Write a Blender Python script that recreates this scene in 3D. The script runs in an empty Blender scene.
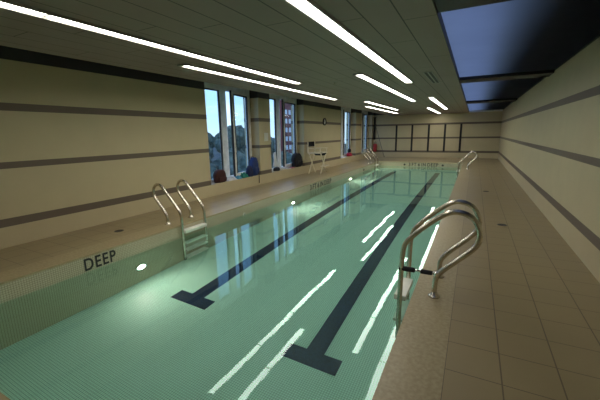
import bpy, bmesh, math, random
from mathutils import Vector, Matrix, noise
random.seed(7)
S = bpy.context.scene
COL = S.collection

# ------------------------------------------------------------------ camera
cam_d = bpy.data.cameras.new('camera')
cam_d.sensor_fit = 'HORIZONTAL'; cam_d.sensor_width = 36.0
cam_d.lens = 329.0 / 600.0 * 36.0
cam_d.clip_start = 0.05; cam_d.clip_end = 600
cam = bpy.data.objects.new('camera', cam_d); COL.objects.link(cam)
r_ = Vector((0.88670281, 0.46203906, -0.01667428))
d_ = Vector((0.07662565, -0.18242785, -0.98022885))
f_ = Vector((-0.45594587, 0.86789399, -0.19716333))
M = Matrix.Identity(4)
for i in range(3):
    M[i][0] = r_[i]; M[i][1] = -d_[i]; M[i][2] = -f_[i]
M[0][3], M[1][3], M[2][3] = 0.0, 0.0, 1.55
cam.matrix_world = M
S.camera = cam

# ------------------------------------------------------------------ world, exposure
S.view_settings.view_transform = 'Standard'
S.view_settings.look = 'None'
S.view_settings.gamma = 1.0
S.view_settings.use_curve_mapping = False
S.view_settings.exposure = 0.25
S.cycles.use_denoising = True
S.cycles.max_bounces = 12
S.cycles.diffuse_bounces = 5
S.cycles.sample_clamp_indirect = 6.0
LAMP = 13.0           # radiance of the fluorescent diffusers
SKY = 1.7

W = bpy.data.worlds.new('dusk_sky'); S.world = W; W.use_nodes = True
nt = W.node_tree; nt.nodes.clear()
def N(t, ty, **kw):
    n = t.nodes.new(ty)
    for k, v in kw.items():
        setattr(n, k, v)
    return n
wo = N(nt, 'ShaderNodeOutputWorld'); bg = N(nt, 'ShaderNodeBackground')
tc = N(nt, 'ShaderNodeTexCoord'); sp = N(nt, 'ShaderNodeSeparateXYZ')
cr = N(nt, 'ShaderNodeValToRGB')
e = cr.color_ramp.elements
e[0].position = 0.0; e[0].color = (0.50, 0.68, 0.86, 1)
e[1].position = 1.0; e[1].color = (0.09, 0.13, 0.34, 1)
x = e.new(0.10); x.color = (0.36, 0.60, 0.86, 1)
x = e.new(0.35); x.color = (0.40, 0.68, 1.15, 1)
nz = N(nt, 'ShaderNodeTexNoise'); nz.inputs['Scale'].default_value = 3.0; nz.inputs['Detail'].default_value = 5
mp = N(nt, 'ShaderNodeMapping'); mp.inputs['Scale'].default_value = (1, 1, 5)
cr2 = N(nt, 'ShaderNodeValToRGB')
cr2.color_ramp.elements[0].position = 0.52; cr2.color_ramp.elements[1].position = 0.72
mx = N(nt, 'ShaderNodeMix', data_type='RGBA')
mfac = N(nt, 'ShaderNodeMath', operation='MULTIPLY'); mfac.inputs[1].default_value = 0.45
nt.links.new(tc.outputs['Generated'], sp.inputs[0])
nt.links.new(sp.outputs['Z'], cr.inputs[0])
nt.links.new(tc.outputs['Generated'], mp.inputs[0]); nt.links.new(mp.outputs[0], nz.inputs[0])
nt.links.new(nz.outputs[0], cr2.inputs[0]); nt.links.new(cr2.outputs[0], mfac.inputs[0])
nt.links.new(mfac.outputs[0], mx.inputs['Factor'])
nt.links.new(cr.outputs[0], mx.inputs['A']); mx.inputs['B'].default_value = (0.72, 0.82, 0.92, 1)
nt.links.new(mx.outputs['Result'], bg.inputs[0]); bg.inputs[1].default_value = SKY
nt.links.new(bg.outputs[0], wo.inputs[0])

# ------------------------------------------------------------------ material helpers
def newmat(name):
    m = bpy.data.materials.new(name); m.use_nodes = True
    t = m.node_tree; t.nodes.clear()
    return m, t, N(t, 'ShaderNodeOutputMaterial')
def L(t, a, b): t.links.new(a, b)
def pos(t):
    g = N(t, 'ShaderNodeNewGeometry'); s = N(t, 'ShaderNodeSeparateXYZ'); L(t, g.outputs['Position'], s.inputs[0])
    return g.outputs['Position'], s
def pb(name, col, rough=0.5, metal=0.0, var=0.12, scale=6.0, bump=0.0, bscale=40.0, spec=0.5):
    m, t, o = newmat(name)
    b = N(t, 'ShaderNodeBsdfPrincipled')
    b.inputs['Roughness'].default_value = rough; b.inputs['Metallic'].default_value = metal
    b.inputs['Specular IOR Level'].default_value = spec
    c = N(t, 'ShaderNodeTexCoord')
    n = N(t, 'ShaderNodeTexNoise'); n.inputs['Scale'].default_value = scale; n.inputs['Detail'].default_value = 4
    L(t, c.outputs['Object'], n.inputs[0])
    r = N(t, 'ShaderNodeValToRGB')
    lo = [v * (1 - var) for v in col]; hi = [min(1, v * (1 + var)) for v in col]
    r.color_ramp.elements[0].position = 0.3; r.color_ramp.elements[1].position = 0.7
    r.color_ramp.elements[0].color = (*lo, 1); r.color_ramp.elements[1].color = (*hi, 1)
    L(t, n.outputs[0], r.inputs[0]); L(t, r.outputs[0], b.inputs['Base Color'])
    if bump:
        n2 = N(t, 'ShaderNodeTexNoise'); n2.inputs['Scale'].default_value = bscale
        L(t, c.outputs['Object'], n2.inputs[0])
        bp = N(t, 'ShaderNodeBump'); bp.inputs['Strength'].default_value = bump; bp.inputs['Distance'].default_value = 0.01
        L(t, n2.outputs[0], bp.inputs['Height']); L(t, bp.outputs[0], b.inputs['Normal'])
    L(t, b.outputs[0], o.inputs[0])
    return m
def emis(name, col, s):
    m, t, o = newmat(name); b = N(t, 'ShaderNodeEmission')
    b.inputs[0].default_value = (*col, 1); b.inputs[1].default_value = s
    L(t, b.outputs[0], o.inputs[0]); return m
def math_(t, op, a, b=None):
    n = N(t, 'ShaderNodeMath', operation=op)
    for i, v in enumerate((a, b)):
        if v is None: continue
        if isinstance(v, (int, float)): n.inputs[i].default_value = v
        else: L(t, v, n.inputs[i])
    return n.outputs[0]
def mixc(t, f, a, b):
    n = N(t, 'ShaderNodeMix', data_type='RGBA')
    for k, v in (('Factor', f), ('A', a), ('B', b)):
        if isinstance(v, tuple): n.inputs[k].default_value = (*v, 1)
        elif isinstance(v, (int, float)): n.inputs[k].default_value = v
        else: L(t, v, n.inputs[k])
    return n.outputs['Result']
def noise_(t, p, scale, detail=4):
    n = N(t, 'ShaderNodeTexNoise'); n.inputs['Scale'].default_value = scale; n.inputs['Detail'].default_value = detail
    L(t, p, n.inputs[0]); return n.outputs[0]
def band(t, v, a, b): return math_(t, 'MULTIPLY', math_(t, 'GREATER_THAN', v, a), math_(t, 'LESS_THAN', v, b))

WALLC = (0.56, 0.48, 0.30); STRIPE = (0.15, 0.115, 0.085)
def wall_mat():
    m, t, o = newmat('cream_wall_with_brown_bands')
    p, s = pos(t); z = s.outputs['Z']
    f = band(t, z, 0.30, 0.42)
    for a, b in ((1.13, 1.225), (1.94, 2.05)): f = math_(t, 'ADD', f, band(t, z, a, b))
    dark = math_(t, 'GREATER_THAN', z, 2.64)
    n = noise_(t, p, 2.5)
    c = mixc(t, n, tuple(v * 0.93 for v in WALLC), tuple(v * 1.07 for v in WALLC))
    c = mixc(t, f, c, STRIPE)
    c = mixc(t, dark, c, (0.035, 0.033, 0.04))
    b = N(t, 'ShaderNodeBsdfPrincipled'); b.inputs['Roughness'].default_value = 0.55
    L(t, c, b.inputs['Base Color']); L(t, b.outputs[0], o.inputs[0]); return m
def deck_mat(stone=False):
    m, t, o = newmat('speckled_coping_stone' if stone else 'beige_deck_tile')
    p, s = pos(t)
    n1 = noise_(t, p, 1.3, 5); n2 = noise_(t, p, 34 if stone else 120, 2)
    A = (0.36, 0.287, 0.155)
    c = mixc(t, n1, tuple(v * 0.82 for v in A), tuple(v * 1.15 for v in A))
    r = N(t, 'ShaderNodeValToRGB'); r.color_ramp.elements[0].position = 0.35; r.color_ramp.elements[1].position = 0.65
    L(t, n2, r.inputs[0])
    c = mixc(t, math_(t, 'MULTIPLY', r.outputs[0], 0.55 if stone else 0.18), c, (0.50, 0.42, 0.25) if stone else (0.30, 0.23, 0.15))
    b = N(t, 'ShaderNodeBsdfPrincipled')
    if not stone:
        jx = math_(t, 'PINGPONG', math_(t, 'ADD', s.outputs['X'], 0.06 + 6.6), 0.165)
        jy = math_(t, 'PINGPONG', math_(t, 'ADD', s.outputs['Y'], 0.165 + 3.3), 0.165)
        jj = math_(t, 'MAXIMUM', math_(t, 'LESS_THAN', jx, 0.0045), math_(t, 'LESS_THAN', jy, 0.0035))
        c = mixc(t, math_(t, 'MULTIPLY', jj, 0.75), c, (0.10, 0.075, 0.05))
    L(t, c, b.inputs['Base Color'])
    b.inputs['Roughness'].default_value = 0.36
    rr = N(t, 'ShaderNodeMapRange'); L(t, n1, rr.inputs[0]); rr.inputs[3].default_value = 0.26; rr.inputs[4].default_value = 0.46
    L(t, rr.outputs[0], b.inputs['Roughness'])
    L(t, b.outputs[0], o.inputs[0]); return m
def tile_mat(name, lo, hi, grout):
    m, t, o = newmat(name)
    p, s = pos(t)
    pitch = 0.0254
    fx = math_(t, 'PINGPONG', math_(t, 'ADD', s.outputs['X'], 50 * pitch * 20), pitch / 2)
    fy = math_(t, 'PINGPONG', math_(t, 'ADD', s.outputs['Y'], 50 * pitch * 20), pitch / 2)
    fz = math_(t, 'PINGPONG', math_(t, 'ADD', s.outputs['Z'], 50 * pitch * 20 + 0.006), pitch / 2)
    g = N(t, 'ShaderNodeNewGeometry'); sn = N(t, 'ShaderNodeSeparateXYZ'); L(t, g.outputs['Normal'], sn.inputs[0])
    ax = math_(t, 'LESS_THAN', math_(t, 'ABSOLUTE', sn.outputs['X']), 0.5)
    ay = math_(t, 'LESS_THAN', math_(t, 'ABSOLUTE', sn.outputs['Y']), 0.5)
    az = math_(t, 'LESS_THAN', math_(t, 'ABSOLUTE', sn.outputs['Z']), 0.5)
    gx = math_(t, 'MULTIPLY', math_(t, 'LESS_THAN', fx, 0.0022), ax)
    gy = math_(t, 'MULTIPLY', math_(t, 'LESS_THAN', fy, 0.0022), ay)
    gz = math_(t, 'MULTIPLY', math_(t, 'LESS_THAN', fz, 0.0022), az)
    gg = math_(t, 'MAXIMUM', math_(t, 'MAXIMUM', gx, gy), gz)
    n = noise_(t, p, 0.8, 4)
    c = mixc(t, n, lo, hi)
    c = mixc(t, gg, c, grout)
    b = N(t, 'ShaderNodeBsdfPrincipled'); b.inputs['Roughness'].default_value = 0.3
    L(t, c, b.inputs['Base Color']); L(t, b.outputs[0], o.inputs[0]); return m
def ceil_mat():
    m, t, o = newmat('dark_ceiling_boards')
    p, s = pos(t)
    w = 0.30
    jx = math_(t, 'PINGPONG', math_(t, 'ADD', s.outputs['X'], 9.0 + 0.08), w / 2)
    jj = math_(t, 'LESS_THAN', jx, 0.006)
    row = math_(t, 'FLOOR', math_(t, 'DIVIDE', math_(t, 'ADD', s.outputs['X'], 9.0 + 0.08), w))
    yy = math_(t, 'ADD', s.outputs['Y'], math_(t, 'MULTIPLY', row, 0.77))
    jy = math_(t, 'LESS_THAN', math_(t, 'PINGPONG', math_(t, 'ADD', yy, 20.0), 0.9), 0.005)
    jj = math_(t, 'MAXIMUM', jj, jy)
    n = noise_(t, p, 1.2, 4)
    c = mixc(t, n, (0.25, 0.198, 0.175), (0.30, 0.25, 0.218))
    c = mixc(t, jj, c, (0.05, 0.045, 0.04))
    b = N(t, 'ShaderNodeBsdfPrincipled'); b.inputs['Roughness'].default_value = 0.6
    L(t, c, b.inputs['Base Color']); L(t, b.outputs[0], o.inputs[0]); return m
def water_mat():
    m, t, o = newmat('clear_green_pool_water')
    p, s = pos(t)
    g = N(t, 'ShaderNodeBsdfGlass'); g.inputs['IOR'].default_value = 1.333; g.inputs['Roughness'].default_value = 0.0
    g.inputs['Color'].default_value = (0.79, 0.985, 0.955, 1)
    n1 = noise_(t, p, 1.1, 2); n2 = noise_(t, p, 4.5, 2)
    h = math_(t, 'ADD', n1, math_(t, 'MULTIPLY', n2, 0.06))
    bp = N(t, 'ShaderNodeBump'); bp.inputs['Strength'].default_value = 1.0; bp.inputs['Distance'].default_value = 0.003
    L(t, h, bp.inputs['Height']); L(t, bp.outputs[0], g.inputs['Normal'])
    L(t, g.outputs[0], o.inputs[0]); return m
def pane_mat():
    m, t, o = newmat('tinted_window_glass')
    a = N(t, 'ShaderNodeBsdfTransparent'); a.inputs[0].default_value = (0.86, 0.92, 0.95, 1)
    g = N(t, 'ShaderNodeBsdfGlossy'); g.inputs['Roughness'].default_value = 0.01
    lw = N(t, 'ShaderNodeLayerWeight')
    fr = math_(t, 'ADD', math_(t, 'MULTIPLY', math_(t, 'POWER', lw.outputs['Facing'], 5.0), 0.9), 0.03)
    mm = N(t, 'ShaderNodeMixShader'); L(t, fr, mm.inputs[0]); L(t, a.outputs[0], mm.inputs[1]); L(t, g.outputs[0], mm.inputs[2])
    L(t, mm.outputs[0], o.inputs[0]); return m
def frosted_mat():
    m, t, o = newmat('frosted_skylight_glass')
    p, s = pos(t); n = noise_(t, p, 1.5, 3)
    a = N(t, 'ShaderNodeBsdfTranslucent'); L(t, mixc(t, n, (0.44, 0.43, 0.46), (0.54, 0.53, 0.56)), a.inputs[0])
    L(t, a.outputs[0], o.inputs[0]); return m

MT = dict(
    wall=wall_mat(), deck=deck_mat(), coping=deck_mat(True), tile=tile_mat('pale_green_mosaic_floor_tile', (0.58, 0.79, 0.69), (0.66, 0.87, 0.76), (0.26, 0.42, 0.36)),
    wtile=tile_mat('beige_mosaic_wall_tile', (0.52, 0.47, 0.33), (0.60, 0.54, 0.39), (0.28, 0.25, 0.17)), ceil=ceil_mat(), water=water_mat(),
    pane=pane_mat(), frost=frosted_mat(),
    cove=pb('dark_cove_surface', (0.05, 0.047, 0.045), 0.8),  # near-black all over the raised strip
    navy=pb('navy_lane_tile', (0.012, 0.022, 0.06), 0.3, scale=30, var=0.4),
    steel=pb('brushed_stainless_steel', (0.64, 0.60, 0.52), 0.27, 1.0, 0.08, 20),
    chrome=pb('polished_chrome', (0.75, 0.74, 0.72), 0.12, 1.0, 0.05),
    tread=pb('white_plastic_tread', (0.86, 0.86, 0.78), 0.45),
    white=pb('white_window_aluminium', (0.84, 0.84, 0.84), 0.4),
    black=pb('matt_black_metal', (0.012, 0.011, 0.012), 0.5),
    text=pb('black_marking_paint', (0.02, 0.02, 0.02), 0.5),
    lamp=emis('fluorescent_diffuser', (1.0, 0.965, 0.86), LAMP),
    ulamp=emis('underwater_lamp', (1.0, 0.92, 0.74), 330.0),
    house=pb('grey_lamp_housing', (0.32, 0.31, 0.28), 0.5),
    grille=pb('dark_vent_metal', (0.03, 0.03, 0.03), 0.6),
    blackfab=pb('black_fabric', (0.014, 0.014, 0.018), 0.85, bump=0.3, bscale=60),
    navyfab=pb('navy_fabric', (0.012, 0.02, 0.075), 0.8, bump=0.3, bscale=60),
    bluefab=pb('blue_fabric', (0.018, 0.04, 0.15), 0.75, bump=0.2, bscale=50),
    maroon=pb('maroon_fabric', (0.055, 0.017, 0.015), 0.8, bump=0.3, bscale=50),
    whitefab=pb('white_towel', (0.72, 0.72, 0.76), 0.95, bump=0.4, bscale=80),
    greenfab=pb('green_towel', (0.03, 0.22, 0.17), 0.95, bump=0.4, bscale=80),
    cyanfab=pb('cyan_towel', (0.10, 0.36, 0.55), 0.95, bump=0.4, bscale=80),
    redfab=pb('red_fabric', (0.42, 0.02, 0.06), 0.8),
    redplas=pb('red_vinyl_foam', (0.36, 0.02, 0.02), 0.45),
    paper=pb('white_paper', (0.78, 0.78, 0.74), 0.8, var=0.04),
    cream=pb('cream_paper', (0.66, 0.6, 0.42), 0.8, var=0.06),
    pink=pb('pink_magazine_cover', (0.55, 0.13, 0.22), 0.4, var=0.5, scale=14),
    wood=pb('pale_varnished_wood', (0.80, 0.74, 0.56), 0.45),
    alu=pb('dull_aluminium', (0.16, 0.15, 0.13), 0.4, 0.6),
    hose=pb('dark_rubber_hose', (0.02, 0.017, 0.016), 0.6),
    bark=pb('bark', (0.05, 0.04, 0.03), 0.9),
    leaf=pb('hazy_green_foliage', (0.095, 0.125, 0.10), 0.9, var=0.5, scale=1.2),  # distance haze painted in: leaf colour lightened and greyed
    brick=pb('red_brick', (0.17, 0.055, 0.055), 0.9, var=0.25, scale=2),
    pale=pb('pale_render', (0.34, 0.33, 0.34), 0.9),
    winwhite=pb('white_window_paint', (0.62, 0.66, 0.7), 0.6),
    ground=pb('dark_street_ground', (0.045, 0.055, 0.05), 0.9, var=0.3, scale=0.2),
    facew=pb('clock_face', (0.8, 0.8, 0.76), 0.5, var=0.02),
    fitting=pb('white_plastic_fitting', (0.75, 0.75, 0.7), 0.35),
    shade_slab=pb('grey_shade_slab', (0.12, 0.12, 0.13), 0.9),  # for the added slab that shades the skylight
)

# ------------------------------------------------------------------ object helpers
def link(name, bm, mat, parent=None, smooth=False, loc=None):
    me = bpy.data.meshes.new(name)
    if name != 'pool_water': bmesh.ops.recalc_face_normals(bm, faces=bm.faces)
    bm.to_mesh(me); bm.free()
    if isinstance(mat, str): mat = MT[mat]
    me.materials.append(mat)
    if smooth:
        for p in me.polygons: p.use_smooth = True
    o = bpy.data.objects.new(name, me); COL.objects.link(o)
    if parent is not None: o.parent = parent
    if loc is not None: o.location = loc
    return o
def tag(o, label=None, cat=None, group=None, kind=None):
    if label: o['label'] = label
    if cat: o['category'] = cat
    if group: o['group'] = group
    if kind: o['kind'] = kind
    return o
def empty(name, loc, rz=0.0, **kw):
    o = bpy.data.objects.new(name, None); COL.objects.link(o)
    o.location = loc; o.rotation_euler = (0, 0, rz); o.empty_display_size = 0.1
    return tag(o, **kw)
def copy_tree(o, parent=None):
    c = o.copy(); COL.objects.link(c); c.parent = parent
    for ch in list(o.children): copy_tree(ch, c)
    return c
def box(bm, a, b, bevel=0.0):
    x0, y0, z0 = a; x1, y1, z1 = b
    v = [bm.verts.new(p) for p in ((x0,y0,z0),(x1,y0,z0),(x1,y1,z0),(x0,y1,z0),(x0,y0,z1),(x1,y0,z1),(x1,y1,z1),(x0,y1,z1))]
    fs = [bm.faces.new([v[i] for i in q]) for q in ((0,3,2,1),(4,5,6,7),(0,1,5,4),(1,2,6,5),(2,3,7,6),(3,0,4,7))]
    if bevel:
        es = list({e for f in fs for e in f.edges})
        bmesh.ops.bevel(bm, geom=es, offset=bevel, segments=2, affect='EDGES', profile=0.6)
    return bm
def boxes(*ab, bevel=0.0):
    bm = bmesh.new()
    for a, b in ab: box(bm, a, b, bevel)
    return bm
def spline(pts, n=6):
    P = [Vector(p) for p in pts]; out = []
    P = [P[0] * 2 - P[1]] + P + [P[-1] * 2 - P[-2]]
    for i in range(1, len(P) - 2):
        a, b, c, d = P[i-1], P[i], P[i+1], P[i+2]
        for k in range(n):
            t = k / n
            out.append(0.5 * ((2*b) + (c-a)*t + (2*a-5*b+4*c-d)*t*t + (3*b-a-3*c+d)*t**3))
    out.append(P[-2]); return out
def tube(bm, pts, r, seg=12, cap=True):
    P = [Vector(p) for p in pts]; n = len(P)
    rr = r if isinstance(r, (list, tuple)) else [r] * n
    T = [(P[min(i+1, n-1)] - P[max(i-1, 0)]).normalized() for i in range(n)]
    up = Vector((0, 0, 1)) if abs(T[0].z) < 0.9 else Vector((1, 0, 0))
    u = T[0].cross(up).normalized(); rings = []
    for i in range(n):
        u = (u - T[i] * u.dot(T[i])).normalized(); w = T[i].cross(u)
        rings.append([bm.verts.new(P[i] + (u * math.cos(2*math.pi*k/seg) + w * math.sin(2*math.pi*k/seg)) * rr[i]) for k in range(seg)])
    for a, b in zip(rings, rings[1:]):
        for k in range(seg): bm.faces.new((a[k], a[(k+1) % seg], b[(k+1) % seg], b[k]))
    if cap: bm.faces.new(rings[0][::-1]); bm.faces.new(rings[-1])
    return bm
def lathe(bm, prof, axis='Z', c=(0, 0, 0), seg=24):
    c = Vector(c); rings = []
    for r, h in prof:
        ring = []
        for k in range(seg):
            a = 2 * math.pi * k / seg; p, q = r * math.cos(a), r * math.sin(a)
            v = (p, q, h) if axis == 'Z' else ((h, p, q) if axis == 'X' else (q, h, p))
            ring.append(bm.verts.new(c + Vector(v)))
        rings.append(ring)
    for a, b in zip(rings, rings[1:]):
        for k in range(seg): bm.faces.new((a[k], a[(k+1) % seg], b[(k+1) % seg], b[k]))
    bm.faces.new(rings[0][::-1]); bm.faces.new(rings[-1]); return bm
def loft(bm, secs, seg=20, ex=3.0):
    """rounded-box sections (cx, cy, z, half x, half y) stacked upwards"""
    rings = []
    for cx, cy, z, hx, hy in secs:
        ring = []
        for k in range(seg):
            a = 2 * math.pi * k / seg; ca, sa = math.cos(a), math.sin(a)
            ring.append(bm.verts.new((cx + hx * math.copysign(abs(ca) ** (2/ex), ca), cy + hy * math.copysign(abs(sa) ** (2/ex), sa), z)))
        rings.append(ring)
    for a, b in zip(rings, rings[1:]):
        for k in range(seg): bm.faces.new((a[k], a[(k+1) % seg], b[(k+1) % seg], b[k]))
    bm.faces.new(rings[0][::-1]); bm.faces.new(rings[-1]); return bm
def crumple(bm, amt, sc, seed=0.0):
    for v in bm.verts:
        v.co += Vector(noise.noise_vector(v.co * sc + Vector((seed, seed * 2, 0)))) * amt
    return bm
def cloth(w, d, h, seed, n=18, thick=0.012):
    """a crumpled folded towel: heaped grid with thickness, base at z = 0"""
    bm = bmesh.new(); g = []
    for i in range(n + 1):
        row = []
        for j in range(n + 1):
            u, v = i / n * 2 - 1, j / n * 2 - 1
            q = Vector((u * 1.7 + seed, v * 1.7, seed))
            e_ = max(0.0, 1 - max(abs(u), abs(v)) ** 4)
            hh = h * e_ * (0.55 + 0.6 * abs(noise.noise(q * 1.6)) + 0.35 * noise.noise(q * 3.1))
            wob = noise.noise_vector(q * 0.9) * 0.18
            row.append(bm.verts.new(((u + wob.x) * w / 2, (v + wob.y) * d / 2, max(0.004, hh) + thick * 0.5)))
        g.append(row)
    top = [bm.faces.new((g[i][j], g[i+1][j], g[i+1][j+1], g[i][j+1])) for i in range(n) for j in range(n)]
    low = [[bm.verts.new((v.co.x, v.co.y, 0.0)) for v in row] for row in g]
    for i in range(n):
        for j in range(n): bm.faces.new((low[i][j], low[i][j+1], low[i+1][j+1], low[i+1][j]))
    for i in range(n):
        bm.faces.new((g[i][0], low[i][0], low[i+1][0], g[i+1][0])); bm.faces.new((g[i][n], g[i+1][n], low[i+1][n], low[i][n]))
        bm.faces.new((g[0][i], g[0][i+1], low[0][i+1], low[0][i])); bm.faces.new((g[n][i], low[n][i], low[n][i+1], g[n][i+1]))
    return bm
def struct(name, bm, mat, label=None, cat=None):
    return tag(link(name, bm, mat), label, cat, kind='structure')

# ------------------------------------------------------------------ dimensions
XW, XR = -5.9, 1.25           # left and right wall faces
PL, PR = -4.49, -0.42         # pool edges
PN, PF = 0.7, 18.1            # pool near and far ends
YN, YB = -2.5, 21.6           # room near and back walls
ZW, ZF = -0.23, -1.4          # water level, pool floor
ZC = 2.58                     # ceiling
CT = 0.36                     # coping width
OPEN = [(6.35, 8.60), (9.25, 11.65), (15.70, 18.05), (19.10, 21.35)]
SILL = 0.30
ZG = 2.67                     # skylight glass

# ------------------------------------------------------------------ setting: floor, pool basin
struct('floor', boxes(((XW - 0.6, YN, -0.2), (PL - CT, YB, 0)), ((PR + CT, YN, -0.2), (XR, YB, 0)),
                      ((PL - CT, PF + CT, -0.2), (PR + CT, YB, 0)), ((PL - CT, YN, -0.2), (PR + CT, PN - CT, 0))), 'deck',
       'beige tiled deck running around the swimming pool', 'floor')
cb = bmesh.new()
for a, b in (((PL - CT, PN - CT, -0.2), (PL, PF + CT, 0.0)), ((PR, PN - CT, -0.2), (PR + CT, PF + CT, 0.0)),
             ((PL, PF, -0.2), (PR, PF + CT, 0.0)), ((PL, PN - CT, -0.2), (PR, PN, 0.0))):
    box(cb, a, b)
pool = empty('pool_basin', ((PL + PR) / 2, (PN + PF) / 2, ZF), label='long two lane tiled pool basin with stone coping', cat='pool', kind='structure')
def rel(o): o.matrix_parent_inverse = pool.matrix_basis.inverted(); return o
rel(link('coping', cb, 'coping', pool))
T = 0.2
rel(link('pool_wall', boxes(((PL - T, PN - T, ZF), (PL, PF + T, -0.2)), ((PR, PN - T, ZF), (PR + T, PF + T, -0.2)),
                        ((PL, PF, ZF), (PR, PF + T, -0.2)), ((PL, PN - T, ZF), (PR, PN, -0.2)),
                        ((PL, PN, -0.2), (PL + 0.004, PF, -0.025)), ((PR - 0.004, PN, -0.2), (PR, PF, -0.025)),
                        ((PL, PF - 0.004, -0.2), (PR, PF, -0.025)), ((PL, PN, -0.2), (PR, PN + 0.004, -0.025))), 'wtile', pool))
rel(link('pool_floor', boxes(((PL - T, PN - T, ZF - 0.2), (PR + T, PF + T, ZF))), 'tile', pool))
for (xa, xb), ye, lab in (((-3.53, -3.30), 3.24, 'navy tile lane line on the pool floor nearer the window side'),
                      ((-1.525, -1.31), 3.01, 'navy tile lane line on the pool floor nearer the right ladders')):
    xm = (xa + xb) / 2
    tag(link('lane_line', boxes(((xa, ye, ZF), (xb, 16.75, ZF + 0.004)), ((xm - 0.325, ye - 0.22, ZF), (xm + 0.325, ye, ZF + 0.004))), 'navy'),
        lab, 'lane line')
wb = bmesh.new()
wv = [wb.verts.new(p) for p in ((PL, PN, ZW), (PR, PN, ZW), (PR, PF, ZW), (PL, PF, ZW))]; wb.faces.new(wv)
tag(link('pool_water', wb, 'water'), 'still clear green water filling the long lap pool', 'water', kind='stuff')

# ------------------------------------------------------------------ setting: walls
xo = XW - 0.55; ys = YN
struct('wall_left', boxes(((xo, YN, 0), (XW, YB, SILL))), 'wall', 'low cream wall under the window sills', 'wall')
for (a, b), lab in zip(OPEN + [(YB, YB)], ('long banded wall left of the first window', 'narrow pier with a paper notice between the first two windows',
                                          'wide wall bay with the clock', 'narrow pier between the third and farthest windows', 'last sliver of wall in the far left corner')):
    struct('wall_left', boxes(((xo, ys, SILL), (XW, a, 3.2))), 'wall', lab, 'wall'); ys = b
struct('wall_back', boxes(((xo, YB, -0.2), (XR + 0.2, YB + 0.2, 3.2))), 'wall', 'cream banded wall at the far end of the pool', 'wall')
struct('wall_right', boxes(((XR, YN, -0.2), (XR + 0.2, YB, ZG))), 'wall', 'cream banded wall along the right hand deck', 'wall')
struct('wall_front', boxes(((xo, YN - 0.2, -0.2), (XR + 0.2, YN, 3.2))), 'wall', 'cream wall behind the near end of the pool', 'wall')
struct('ceiling', boxes(((-4.8, YN, ZC), (-0.38, YB, ZC + 0.62))), 'ceil', 'dark boarded ceiling lowered over the pool', 'ceiling')
struct('ceiling_cove', boxes(((xo, YN, 3.02), (-4.8, YB, 3.2))), 'cove', 'dark raised ceiling strip above the windows', 'ceiling')
for i, xx in enumerate((-4.39, -3.44, -2.48, -1.58, -0.73)):
    struct('trim_%d' % (i + 1), boxes(((xx - 0.055, YB - 0.03, 0.36), (xx + 0.055, YB, 1.98)), bevel=0.004), 'black',
           ['leftmost', 'second from left', 'middle', 'second from right', 'rightmost'][i] + ' of the black upright strips on the far wall', 'trim')

# skylight strip beside the right wall

sk = empty('skylight', (0.43, 9.5, ZG), label='long frosted blue skylight strip above the right hand deck', cat='skylight', kind='structure')
def skp(n, bm, m):
    o = link(n, bm, m, sk); o.matrix_parent_inverse = sk.matrix_basis.inverted(); return o
sg = bmesh.new(); sv = [sg.verts.new(p) for p in ((-0.38, YN, ZG), (XR, YN, ZG), (XR, YB, ZG), (-0.38, YB, ZG))]; sg.faces.new(sv)
skp('glass_panel', sg, 'frost')
for yy, h, dz in ((3.0, 0.5, 0.06), (8.1, 0.55, 0.06), (14.4, 0.8, 0.06)):
    skp('beam', boxes(((-0.38, yy, ZG - dz), (XR, yy + h, ZG))), 'black')
skp('end_ledge', boxes(((-0.38, YB - 0.10, ZC - 0.0), (XR, YB, ZG))), 'white')
struct('skylight_shade', boxes(((0.10, YN, 2.95), (3.0, YB + 0.2, 3.10)), ((XR, YN, ZG + 0.01), (XR + 0.2, YB + 0.2, 2.95))), 'shade_slab',  # unseen slab added outside to dim the skylight towards the right
       'added dark slab outside, shading the right side of the skylight', 'shade')

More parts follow.
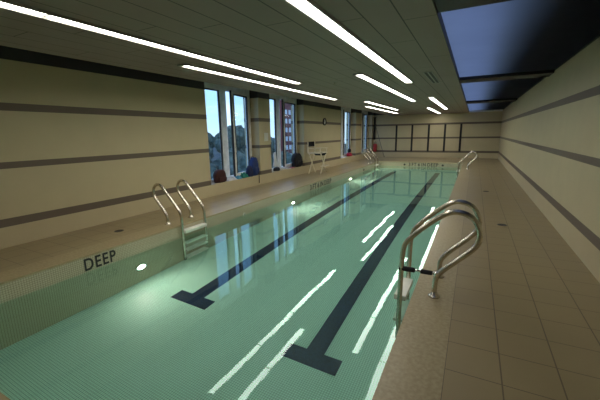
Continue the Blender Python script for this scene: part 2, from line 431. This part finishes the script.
# ------------------------------------------------------------------ windows
def window(n, y0, y1, ang, label):
    xp = -6.25; z0, z1 = SILL, 3.02; w = y1 - y0
    t = empty('window_%d' % n, (xp, y0, z0), label=label, cat='window', kind='structure')
    H = z1 - z0
    fr = boxes(((-0.05, 0, 0), (0.05, 0.10, H)), ((-0.05, w - 0.14, 0), (0.05, w, H)),
               ((-0.05, 0.10, 0), (0.05, w - 0.14, 0.08)), ((-0.05, 0.10, H - 0.27), (0.05, w - 0.14, H)))
    link('frame', fr, 'white', t)
    link('mullion', boxes(((-0.055, 0.90, 0.08), (0.055, 1.12, H - 0.27))), 'white', t)
    link('pane', boxes(((-0.004, 0.10, 0.08), (0.004, 0.90, H - 0.27))), 'pane', t)
    link('gasket', boxes(((-0.02, 0.865, 0.08), (0.02, 0.90, H - 0.27)), ((-0.02, 0.10, H - 0.305), (0.02, 0.865, H - 0.27))), 'grille', t)
    # right casement, hinged at its far jamb and standing a little open
    yh = w - 0.14; sw = yh - 1.12; sh = H - 0.35
    s = boxes(((-0.03, -sw, 0), (0.03, -sw + 0.09, sh)), ((-0.03, -0.06, 0), (0.03, 0, sh)),
              ((-0.03, -sw + 0.09, 0), (0.03, -0.06, 0.08)), ((-0.03, -sw + 0.09, sh - 0.08), (0.03, -0.06, sh)))
    so = link('sash', s, 'white', t, loc=(0.05, yh, 0.08)); so.rotation_euler = (0, 0, ang)
    link('pane', boxes(((-0.004, -sw + 0.09, 0.08), (0.004, -0.06, sh - 0.08))), 'pane', so)
    g0 = 0.035
    link('gasket', boxes(((-0.012, -sw + 0.09, 0.08), (0.036, -sw + 0.09 + g0, sh - 0.08)), ((-0.012, -0.06 - g0, 0.08), (0.036, -0.06, sh - 0.08)),
                         ((-0.012, -sw + 0.09 + g0, sh - 0.08 - g0), (0.036, -0.06 - g0, sh - 0.08)), ((-0.035, -sw - 0.004, 0), (0.032, -sw, sh))), 'grille', so)
    hb = bmesh.new(); box(hb, (0.03, -sw + 0.03, 0.80), (0.05, -sw + 0.06, 0.95), 0.004); box(hb, (0.05, -sw + 0.035, 0.68), (0.062, -sw + 0.055, 0.90), 0.004)
    link('handle', hb, 'fitting', so)
    return t
for i, ((a, b), ang, lab) in enumerate(zip(OPEN, (0.17, 0.10, 0.02, 0.02), (
        'nearest tall white window, right casement ajar, trees outside', 'second tall white window with the brick tower outside',
        'third tall white window, beyond the clock', 'farthest tall white window, beside the back corner'))):
    window(i + 1, a, b, ang, lab)

# ------------------------------------------------------------------ ceiling lamps
def lamp(x, y0, segs, cut, label):
    SL = 1.535; n = segs
    t = empty('ceiling_light', (x, y0, ZC), label=label, cat='ceiling light', group='fluorescent strips in the ceiling')
    Lg = n * SL if not cut else cut
    w = 0.065
    link('housing', boxes(((-w - 0.022, -0.05, -0.024), (-w, Lg + 0.05, 0)), ((w, -0.05, -0.024), (w + 0.022, Lg + 0.05, 0)),
                          ((-w, -0.05, -0.024), (w, 0, 0)), ((-w, Lg, -0.024), (w, Lg + 0.05, 0))), 'house', t)
    y = 0.0
    while y < Lg - 0.05:
        e2 = min(y + SL, Lg)
        link('diffuser', boxes(((-w, y + 0.025, -0.012), (w, e2 - 0.025, -0.001))), 'lamp', t); y += SL
    return t
for x, y0, n, cut, lab in (
    (-3.88, 3.78, 4, None, 'long lit ceiling strip nearest the first two windows'),
    (-3.29, 0.19, 4, None, 'lit ceiling strip running out of the picture at upper left'),
    (-1.30, 1.37, 4, None, 'widest lit ceiling strip, running out of the picture at top centre'),
    (-1.91, 5.96, 4, None, 'long lit ceiling strip just left of the centre, below the one at the top'),
    (-3.29, 11.05, 4, 5.2, 'upper of the two short lit ceiling strips near the far windows'),
    (-3.88, 13.1, 4, None, 'lower of the two short lit ceiling strips near the far windows'),
    (-1.27, 11.05, 4, None, 'longer of the two lit ceiling strips at right before the far wall'),
    (-1.89, 15.7, 4, 5.5, 'shorter of the two lit ceiling strips at right before the far wall')):
    lamp(x, y0, n, cut, lab)

av = empty('air_vent', (-0.82, 7.2, ZC), label='dark slotted air vent in the ceiling beside the skylight', cat='vent')
link('frame', boxes(((-0.075, -0.75, -0.01), (-0.062, 0.75, 0)), ((0.062, -0.75, -0.01), (0.075, 0.75, 0)), ((-0.062, -0.75, -0.01), (0.062, -0.735, 0)),
                    ((-0.062, 0.735, -0.01), (0.062, 0.75, 0)), ((-0.01, -0.735, -0.012), (0.01, 0.735, 0))), 'house', av)
for sx in (-1, 1):
    link('slot', boxes(((sx * 0.036 - 0.024, -0.735, -0.006), (sx * 0.036 + 0.024, 0.735, 0))), 'grille', av)
def sprinkler(x, y, lab):
    t = empty('sprinkler_head', (x, y, ZC), label=lab, cat='sprinkler')
    link('escutcheon', lathe(bmesh.new(), [(0.045, 0), (0.045, -0.006), (0.02, -0.012)], seg=16), 'house', t, True)
    b = bmesh.new(); lathe(b, [(0.010, -0.012), (0.010, -0.045), (0.006, -0.05)], seg=10); lathe(b, [(0.026, -0.05), (0.026, -0.054)], seg=12)
    link('deflector', b, 'chrome', t)
sprinkler(-0.84, 13.9, 'small round sprinkler in the ceiling between the far lamps and skylight')
sprinkler(-2.6, 6.55, 'small round sprinkler in the ceiling between the near lamp rows')

# ------------------------------------------------------------------ ladders
def ladder(edge, side, y0, y1, prof, label):
    """side +1: deck lies towards +x; prof: (distance over the deck from the edge, height)"""
    t = empty('pool_ladder', (edge, (y0 + y1) / 2, 0), label=label, cat='pool ladder', group='steel ladders of the pool')
    hy = (y1 - y0) / 2
    for s in (-1, 1):
        pts = [Vector((side * u, s * hy, z)) for u, z in prof]
        path = spline(pts, 7)
        rl = link('rail', tube(bmesh.new(), path, 0.0245, 14), 'steel', t, True)
        b = lathe(bmesh.new(), [(0.055, 0.0), (0.055, 0.008), (0.045, 0.016), (0.027, 0.03), (0.0265, 0.045)], c=(side * prof[0][0], s * hy, 0), seg=20)
        link('flange', b, 'steel', rl, True)
    ux = prof[-1][0]
    for z in (-0.10, -0.48, -0.86, -1.20):
        b = bmesh.new(); box(b, (side * ux - 0.06, -hy + 0.018, z - 0.028), (side * ux + 0.06, hy - 0.018, z + 0.028), 0.008)
        link('tread', b, 'tread', t)
    return t
RP = [(0.19, 0.0), (0.19, 0.10), (0.20, 0.19), (0.25, 0.27), (0.36, 0.385), (0.47, 0.50), (0.52, 0.58), (0.525, 0.68), (0.47, 0.79), (0.37, 0.84), (0.26, 0.825),
      (0.11, 0.715), (-0.04, 0.565), (-0.095, 0.49), (-0.117, 0.39), (-0.125, 0.2), (-0.13, -0.4), (-0.13, -1.28)]
LP = [(0.27, 0.0), (0.27, 0.08), (0.28, 0.15), (0.32, 0.22), (0.42, 0.33), (0.51, 0.43), (0.56, 0.51), (0.56, 0.60), (0.51, 0.68), (0.42, 0.71), (0.33, 0.67),
      (0.16, 0.49), (-0.02, 0.30), (-0.06, 0.235), (-0.08, 0.15), (-0.085, 0.0), (-0.09, -0.5), (-0.09, -1.28)]
ladder(PR, 1, 3.17, 3.66, RP, 'steel pool ladder nearest the camera on the right, with padded safety bar')
ladder(PL, -1, 3.95, 4.50, LP, 'steel pool ladder on the left deck near the first window')
ladder(PR, 1, 15.2, 15.7, LP, 'small steel pool ladder far away on the right deck')
ladder(PL, -1, 16.7, 17.25, LP, 'small bright steel pool ladder far away on the left deck')
sb = empty('safety_bar', (-0.38, 3.17, 0.23), label='black padded bar strapped across the rail of the nearest ladder', cat='safety bar')
link('rod', tube(bmesh.new(), [(-0.17, 0, 0), (0.17, 0, 0)], 0.010, 10), 'chrome', sb, True)
for a, b, r in ((-0.19, -0.035, 0.024), (0.015, 0.125, 0.022)):
    link('grip', lathe(bmesh.new(), [(r * 0.8, a), (r, a + 0.01), (r, b - 0.01), (r * 0.8, b)], axis='X', seg=16), 'blackfab', sb, True)
for cx in (0.16,):
    link('clamp', lathe(bmesh.new(), [(0.028, -0.02), (0.030, -0.015), (0.030, 0.015), (0.028, 0.02)], c=(cx, 0, 0), seg=16), 'chrome', sb, True)

# ------------------------------------------------------------------ fittings of the pool walls
def pool_light(x, y, z, ax, lab):
    t = empty('pool_light', (x, y, z), label=lab, cat='pool light', group='underwater lamps of the left pool wall')
    link('ring', lathe(bmesh.new(), [(0.105, 0.0), (0.105, 0.012), (0.075, 0.018), (0.066, 0.008)], axis='X', seg=24), 'chrome', t, True)
    link('lens', lathe(bmesh.new(), [(0.066, 0.001), (0.062, 0.012), (0.04, 0.02), (0.01, 0.024)], axis='X', seg=24), 'ulamp', t, True)
for y, lab in ((3.14, 'big glowing underwater lamp in front of the left deck, beside the word DEEP'), (8.1, 'glowing underwater lamp at the second window reflection'),
               (13.1, 'glowing underwater lamp between the third and farthest window reflections'), (17.5, 'farthest glowing underwater lamp, beyond the far left ladder')):
    pool_light(PL, y, -0.86 if y < 4 else -0.95, 'X', lab)
for y, z, lab in ((5.81, -0.21, 'small white inlet at the waterline, the nearer of two'), (6.75, -0.36, 'small white inlet under the waterline, the farther of two')):
    t = empty('water_inlet', (PL + 0.004, y, z), label=lab, cat='inlet')
    link('collar', lathe(bmesh.new(), [(0.04, 0), (0.04, 0.01), (0.03, 0.015), (0.018, 0.012)], axis='X', seg=16), 'fitting', t, True)
    link('nozzle', lathe(bmesh.new(), [(0.018, 0.0), (0.018, 0.018), (0.010, 0.02)], axis='X', seg=12), 'grille', t, True)
def anchor(loc, ax, lab):
    t = empty('rope_anchor', loc, label=lab, cat='rope anchor')
    d = -1 if ax == 'Y' else 1
    link('cup', lathe(bmesh.new(), [(0.05, 0.0), (0.05, d * 0.012), (0.038, d * 0.016), (0.033, d * 0.006)], axis=ax, seg=18), 'black', t, True)
    pts = [(0.022 * math.cos(a), d * 0.02, 0.022 * math.sin(a)) for a in [k * math.pi / 6 for k in range(13)]]
    if ax == 'X': pts = [(q, p, r) for p, q, r in pts]
    link('eye', tube(bmesh.new(), pts, 0.006, 8), 'grille', t, True)
anchor((-3.19, PF - 0.004, -0.14), 'Y', 'dark rope anchor left of the writing on the far pool wall')
anchor((-1.32, PF - 0.004, -0.14), 'Y', 'dark rope anchor right of the writing on the far pool wall')
anchor((PL + 0.004, 15.0, -0.15), 'X', 'dark rope anchor on the left pool wall before the far ladder')

def marking(words, size, loc, rot, total, lab):
    """painted writing: words set side by side along local x, `total` metres long"""
    t = empty('depth_marking', loc, label=lab, cat='marking'); t.rotation_euler = rot
    cur = 0.0; made = []
    for wd in words:
        cu = bpy.data.curves.new('marking_text', 'FONT'); cu.body = wd; cu.size = size; cu.extrude = 0.002
        cu.space_character = 1.15; cu.offset = 0.004
        tmp = bpy.data.objects.new('marking_tmp', cu); COL.objects.link(tmp)
        dg = bpy.context.evaluated_depsgraph_get(); dg.update()
        me = bpy.data.meshes.new_from_object(tmp.evaluated_get(dg))
        bpy.data.objects.remove(tmp)
        me.materials.clear(); me.materials.append(MT['text'])
        x0 = min(v.co.x for v in me.vertices); x1 = max(v.co.x for v in me.vertices)
        o = bpy.data.objects.new('word', me); COL.objects.link(o); o.parent = t
        made.append((o, cur - x0)); cur += x1 - x0 + 0.35 * size
    sx = total / (cur - 0.35 * size)
    for o, x in made:
        o.location = (x * sx, 0, 0); o.scale = (sx, 1, 1)
    return t
H = math.pi / 2
marking(['DEEP'], 0.235, (PL + 0.007, 2.32, -0.205), (H, 0, H), 0.44, 'black letters DEEP on the near left pool wall')
marking(['3', 'FT', '6', 'IN', 'DEEP'], 0.235, (PL + 0.007, 9.24, -0.205), (H, 0, H), 1.75, 'long black depth writing on the left pool wall below the folding chair')
marking(['3', 'FT', '6', 'IN', 'DEEP'], 0.235, (-2.98, PF - 0.007, -0.205), (H, 0, 0), 1.45, 'black depth writing on the far pool wall between two anchors')

# deck drains
for x, y, lab in ((0.37, 9.7, 'dark floor drain in the right deck, the farther of two'), (0.52, 6.26, 'dark floor drain in the right deck, the nearer of two'),
                  (-5.18, 3.3, 'small dark floor drain in the left deck behind the word DEEP')):
    t = empty('floor_drain', (x, y, 0), label=lab, cat='drain')
    link('rim', lathe(bmesh.new(), [(0.075, 0), (0.075, 0.004), (0.066, 0.005), (0.066, 0.002)], seg=20), 'alu', t, True)
    b = bmesh.new(); lathe(b, [(0.065, 0.0), (0.065, 0.003)], seg=20)
    link('grate', b, 'grille', t)

# ------------------------------------------------------------------ wall clock and notice
ck = empty('wall_clock', (XW, 13.62, 2.05), label='round black rimmed wall clock above the folding chair', cat='clock')
link('rim', lathe(bmesh.new(), [(0.155, 0), (0.155, 0.05), (0.145, 0.058), (0.115, 0.05), (0.115, 0.02)], axis='X', seg=28), 'black', ck, True)
link('face', lathe(bmesh.new(), [(0.115, 0.0), (0.115, 0.022)], axis='X', seg=28), 'facew', ck)
link('hand', boxes(((0.024, -0.006, -0.01), (0.027, 0.006, 0.06))), 'black', ck)
hh = link('hand', boxes(((0.028, -0.004, -0.015), (0.030, 0.004, 0.09))), 'black', ck); hh.rotation_euler = (2.0, 0, 0)
nb = bmesh.new()
g = [[nb.verts.new((0.004 + 0.012 * math.sin(j / 5 * 2.4), (i / 4 - 0.5) * 0.24, (j / 5 - 0.5) * 0.26)) for j in range(6)] for i in range(5)]
for i in range(4):
    for j in range(5): nb.faces.new((g[i][j], g[i+1][j], g[i+1][j+1], g[i][j+1]))
bmesh.ops.solidify(nb, geom=nb.faces[:], thickness=0.002)
nt_ = link('paper_notice', nb, 'paper', loc=(XW, 8.97, 1.47)); tag(nt_, 'white paper notice taped to the pier between the first two windows', 'notice')

# ------------------------------------------------------------------ folding director chair
dc = empty('folding_chair', (-5.42, 11.88, 0), label='tall folding chair of pale wood with black seat and back', cat='chair')
hw, hd = 0.31, 0.25
for sx in (-1, 1):
    for s in (-1, 1):
        b = bmesh.new(); tube(b, [(sx * hd, s * hw, 0.0), (sx * hd + 0.02 * s, -s * hw, 0.80)], 0.025, 8)
        link('leg', b, 'wood', dc)
    link('crossbar', tube(bmesh.new(), [(sx * hd, -hw, 0.80), (sx * hd, -hw, 0.81), (sx * hd, hw, 0.81), (sx * hd, hw, 0.80)], 0.012, 8), 'wood', dc)
for s in (-1, 1):
    link('seat_rail', boxes(((-hd - 0.03, s * hw - 0.02, 0.79), (hd + 0.03, s * hw + 0.02, 0.83)), bevel=0.006), 'wood', dc)
    link('back_post', boxes(((-hd - 0.035, s * hw - 0.018, 0.83), (-hd - 0.005, s * hw + 0.018, 1.24)), bevel=0.006), 'wood', dc)
    ar = link('armrest', boxes(((-hd - 0.04, s * hw - 0.03, 0.98), (hd + 0.03, s * hw + 0.03, 1.0)), bevel=0.006), 'wood', dc)
    link('arm_post', boxes(((hd - 0.02, s * hw - 0.015, 0.83), (hd + 0.01, s * hw + 0.015, 0.98)), bevel=0.005), 'wood', ar)
sbm = bmesh.new()
gg = [[sbm.verts.new(((i / 6 - 0.5) * 0.30 + 0.11, (j / 8 - 0.5) * 0.64, 0.825 - 0.12 * (1 - (j / 4 - 1) ** 2))) for j in range(9)] for i in range(7)]
for i in range(6):
    for j in range(8): sbm.faces.new((gg[i][j], gg[i+1][j], gg[i+1][j+1], gg[i][j+1]))
bmesh.ops.solidify(sbm, geom=sbm.faces[:], thickness=0.012)
link('seat', sbm, 'blackfab', dc, True)
bbm = bmesh.new()
gg = [[bbm.verts.new((-hd - 0.02 - 0.05 * (1 - (j / 4 - 1) ** 2), (j / 8 - 0.5) * 0.67, 1.05 + i / 3 * 0.19)) for j in range(9)] for i in range(4)]
for i in range(3):
    for j in range(8): bbm.faces.new((gg[i][j], gg[i+1][j], gg[i+1][j+1], gg[i][j+1]))
bmesh.ops.solidify(bbm, geom=bbm.faces[:], thickness=0.012)
link('backrest', bbm, 'blackfab', dc, True)
link('footrest', boxes(((hd - 0.02, -hw + 0.03, 0.30), (hd + 0.14, hw - 0.03, 0.325)), bevel=0.006), 'wood', dc)

# ------------------------------------------------------------------ things on the sills
def backpack(name, loc, rz, w, d, h, fab, label, cat='backpack', strap_hang=False, lean=0.0):
    t = empty(name, loc, rz, label=label, cat=cat)
    t.rotation_euler = (0, lean, rz)
    secs = []
    for k in range(13):
        u = k / 12; z = h * u
        sx = (1 - 0.05 * math.sin(u * 9)) * (1.0 if u < 0.55 else math.sqrt(max(0.02, 1 - ((u - 0.55) / 0.47) ** 2.4)))
        base = 0.88 + 0.12 * min(1, u * 6)
        secs.append((0, 0, z, d / 2 * base * (0.75 + 0.25 * sx), w / 2 * base * sx))
    link('body', crumple(loft(bmesh.new(), secs, 28, 3.2), 0.012, 9, w), fab, t, True)
    link('front_pocket', crumple(loft(bmesh.new(), [(d * 0.47, 0, h * 0.08, d * 0.16, w * 0.34), (d * 0.50, 0, h * 0.14, d * 0.22, w * 0.37), (d * 0.50, 0, h * 0.38, d * 0.22, w * 0.37), (d * 0.46, 0, h * 0.47, d * 0.12, w * 0.30)], 22, 3.5), 0.008, 11, w * 2), fab, t, True)
    link('carry_loop', tube(bmesh.new(), spline([(-d * 0.2, -0.04, h * 0.97), (-d * 0.22, -0.03, h * 1.05), (-d * 0.22, 0.03, h * 1.05), (-d * 0.2, 0.04, h * 0.97)], 5), 0.008, 8), 'blackfab', t, True)
    return t
wf = XW + 0.012
backpack('swim_bag', (-6.02, 6.82, SILL), 0.0, 0.40, 0.2, 0.34, 'maroon', 'dark maroon bag at the left end of the first window sill', 'bag')
def towel(loc, rz, w, d, h, seed, mat, lab):
    o = link('towel', cloth(w, d, h, seed), mat, loc=loc, smooth=True); o.rotation_euler = (0, 0, rz); return tag(o, lab, 'towel')
towel((-6.03, 7.25, SILL), 0.0, 0.24, 0.38, 0.10, 1.3, 'whitefab', 'crumpled white towel on the first window sill beside the maroon bag')
towel((-6.02, 7.59, SILL), 0.0, 0.22, 0.14, 0.11, 5.1, 'cyanfab', 'small pale blue towel between white and green towels on the sill')
towel((-6.03, 7.85, SILL), 0.0, 0.24, 0.28, 0.17, 9.7, 'greenfab', 'dark green towel heaped on the first window sill')
bp = backpack('backpack', (-6.02, 8.415, SILL), 0.0, 0.30, 0.2, 0.56, 'bluefab', 'tall blue backpack with rounded top at the right end of the first sill')
link('strap', tube(bmesh.new(), spline([(0.06, 0.05, 0.2), (0.13, 0.05, 0.12), (0.145, 0.05, 0.0), (0.145, 0.05, -0.12), (0.145, 0.04, -0.24)], 5), 0.012, 8), 'blackfab', bp, True)
kb = link('kit_bag', crumple(loft(bmesh.new(), [(0, 0, 0, 0.08, 0.09), (0, 0, 0.03, 0.095, 0.11), (0, 0, 0.22, 0.09, 0.105), (0, 0, 0.29, 0.05, 0.09), (0, 0, 0.33, 0.02, 0.07)], 24, 2.8), 0.02, 9, 3), 'navyfab', loc=(-5.98, 8.12, SILL), smooth=True)
tag(kb, 'small navy cloth bag in front of the tall blue backpack', 'bag')

# second sill
wt = bmesh.new()
loft(wt, [(0, 0, 0.0, 0.05, 0.14), (0, 0, 0.06, 0.06, 0.14), (0, -0.02, 0.25, 0.045, 0.10), (0, -0.04, 0.42, 0.035, 0.07), (0, -0.05, 0.5, 0.02, 0.05)], 22, 2.4)
crumple(wt, 0.03, 7, 2)
tag(link('towel', wt, 'whitefab', loc=(-6.05, 9.74, SILL + 0.135), smooth=True), 'white towel bunched upright at the left end of the second sill', 'towel')
db = crumple(loft(bmesh.new(), [(0, 0, 0, 0.08, 0.14), (0, 0, 0.03, 0.09, 0.16), (0, 0, 0.09, 0.08, 0.15), (0, 0, 0.115, 0.04, 0.12)], 22, 2.6), 0.01, 10, 4)
tag(link('pouch', db, 'blackfab', loc=(-6.04, 9.78, SILL), smooth=True), 'small black pouch lying under the upright white towel', 'pouch')
def sheet(name, loc, rz, w, d, h, mat, lab, cat):
    o = link(name, boxes(((-w / 2, -d / 2, 0), (w / 2, d / 2, h)), bevel=min(0.002, h * 0.3)), mat, loc=loc); o.rotation_euler = (0, 0, rz)
    return tag(o, lab, cat)
sheet('paper_stack', (-6.02, 10.12, SILL), 0.15, 0.2, 0.28, 0.03, 'cream', 'cream papers lying on the second window sill', 'paper')
sheet('folded_paper', (-6.0, 10.45, SILL), -0.2, 0.18, 0.26, 0.02, 'paper', 'white folded paper on the second sill beside the magazine', 'paper')
sheet('magazine', (-6.0, 10.78, SILL), 0.1, 0.19, 0.27, 0.025, 'pink', 'pink and red magazine on the second sill beside the black backpack', 'magazine')
backpack('backpack', (-6.03, 11.26, SILL), 0.0, 0.62, 0.24, 0.52, 'blackfab', 'large black backpack at the right end of the second window sill')
# third sill
backpack('swim_bag', (-6.02, 17.35, SILL), 0.0, 0.5, 0.2, 0.20, 'redfab', 'crimson bag on the third window sill', 'bag')
hb_ = crumple(loft(bmesh.new(), [(0, 0, 0, 0.07, 0.13), (0, 0, 0.05, 0.08, 0.15), (0, 0, 0.13, 0.07, 0.13), (0, 0, 0.19, 0.03, 0.07)], 20, 2.4), 0.012, 9, 6)
tag(link('cap', hb_, 'blackfab', loc=(-6.04, 17.40, SILL + 0.228), smooth=True), 'dark cap lying on top of the crimson bag', 'cap')
towel((-6.0, 16.4, SILL), 0.0, 0.2, 0.6, 0.05, 3.3, 'whitefab', 'white towel laid flat along the third window sill')

# ------------------------------------------------------------------ back corner rescue gear
hs = empty('rescue_rope', (-5.78, YB, 2.50), label='long dark bundle of rope hanging in the far left corner', cat='rope')
rp = bmesh.new()
for k in range(3):
    ox = (k - 1) * 0.035
    tube(rp, spline([(ox, -0.05, 0), (ox + 0.02 * math.sin(k), -0.06 - 0.01 * k, -0.5), (ox - 0.02 * math.cos(k), -0.06, -1.0), (ox * 1.2, -0.05, -1.4)], 5), 0.022, 8)
link('coil', rp, 'hose', hs, True)
link('hook', boxes(((-0.10, -0.07, -0.02), (0.10, 0, 0.02)), bevel=0.005), 'alu', hs)
rt = empty('rescue_tube', (-5.70, YB - 0.13, 0.58), label='red foam rescue tube hung low in the far left corner', cat='rescue tube')
link('float', loft(bmesh.new(), [(0, 0, -0.26, 0.05, 0.03), (0, 0, -0.22, 0.12, 0.07), (0, 0, 0.22, 0.12, 0.07), (0, 0, 0.26, 0.05, 0.03)], 20, 3), 'redplas', rt, True)
link('strap', tube(bmesh.new(), spline([(-0.05, 0.0, 0.25), (-0.04, 0.08, 0.33), (0.0, 0.115, 0.38), (0.04, 0.08, 0.33), (0.05, 0, 0.25)], 5), 0.01, 8), 'blackfab', rt, True)
rk = empty('rescue_pole', (-5.05, YB - 0.30, 0), label='thin rescue pole leaning into the far left corner', cat='rescue pole')
link('shaft', tube(bmesh.new(), [(0, 0, 0.02), (-0.60, 0.13, 1.85)], 0.016, 10), 'alu', rk, True)
link('crook', tube(bmesh.new(), spline([(-0.60, 0.13, 1.85), (-0.64, 0.12, 1.96), (-0.60, 0.05, 2.05), (-0.50, 0.0, 2.02), (-0.46, -0.02, 1.94)], 6), 0.011, 8), 'alu', rk, True)
link('foot', lathe(bmesh.new(), [(0.022, 0), (0.022, 0.05), (0.017, 0.055)], seg=12), 'hose', rk, True)

# ------------------------------------------------------------------ outside the windows
struct('ground', boxes(((-260, -80, -9.3), (-7.5, 320, -9.0))), 'ground', 'dark street ground far below the windows', 'ground')
def tree(loc, rad, h, seed, lab):
    rnd = random.Random(seed)
    t = empty('tree', loc, label=lab, cat='tree', group='trees outside the windows')
    b = bmesh.new(); tube(b, spline([(0, 0, 0), (0.2, 0.1, h * 0.35), (-0.1, 0.2, h * 0.75)], 4), [0.35 - 0.02 * k for k in range(9)], 8)
    link('trunk', b, 'bark', t, True)
    c = bmesh.new()
    for k in range(16):
        a = rnd.uniform(0, 6.283); rr = rad * math.sqrt(rnd.random()) * 0.75
        zc = h * 0.72 + (rnd.random() - 0.4) * h * 0.42
        m = bmesh.ops.create_icosphere(c, subdivisions=3, radius=rad * rnd.uniform(0.28, 0.48), matrix=Matrix.Translation((rr * math.cos(a), rr * math.sin(a), zc)))
    for v in c.verts:
        q = v.co + Vector(loc)
        v.co += Vector(noise.noise_vector(q * 1.1)) * 0.55 + Vector(noise.noise_vector(q * 3.0)) * 0.30
    link('crown', c, 'leaf', t)
for k, (x, y, rad, h, lab) in enumerate((
    (-48, 45, 5.0, 9.6, 'leafy tree outside, in the left pane of the first window'), (-62, 62, 5.2, 10.2, 'leafy tree outside, behind the middle of the first window'),
    (-46, 58, 4.6, 12.0, 'taller leafy tree outside, in the right pane of the first window'), (-50, 70, 4.6, 9.8, 'leafy tree outside, at the right edge of the first window'),
    (-55, 84, 4.2, 8.3, 'leafy tree outside, in the left pane of the second window'), (-30, 50, 3.2, 6.3, 'low leafy tree outside, before the brick tower'),
    (-26, 24, 3.4, 6.6, 'low leafy tree outside, lowest in the left pane of the first window'), (-24, 31.5, 3.2, 6.2, 'low leafy tree outside, lowest in the right pane of the first window'),
    (-32, 36.5, 4.0, 7.4, 'middle sized leafy tree outside, between the panes of the first window'))):
    tree((x, y, -9.0), rad, h, k, lab)
bt = empty('brick_tower', (-60, 106.8, -9), label='red brick tower block outside the second window', cat='building')
link('wall', boxes(((-3, -3.6, 0), (0, 6, 22)), ((-3.2, -3.8, 22), (0.2, 6.2, 22.5))), 'brick', bt)
proto = None
for zi in range(6):
    for yi in range(3):
        p = (0.0, -2.2 + yi * 2.6, 2.0 + zi * 3.1)
        if proto is None:
            proto = link('window', boxes(((-0.05, -0.75, 0), (0.08, 0.75, 1.5)), ((0.08, -0.85, -0.12), (0.16, 0.85, 0)), bevel=0.02), 'winwhite', bt, loc=p)
        else:
            c_ = proto.copy(); COL.objects.link(c_); c_.parent = bt; c_.location = p
pb_ = empty('pale_block', (-70, 150, -9), label='low pale building outside, beyond the brick tower', cat='building')
link('wall', boxes(((-8, -9, 0), (0, 9, 10)), ((-8.2, -9.2, 10), (0.2, 9.2, 10.4))), 'pale', pb_)
for zi in range(3):
    for yi in range(5):
        link('window', boxes(((-0.05, -1, 0), (0.06, 1, 1.6)), bevel=0.02), 'grille', pb_, loc=(0, -7 + yi * 3.4, 1.2 + zi * 3))
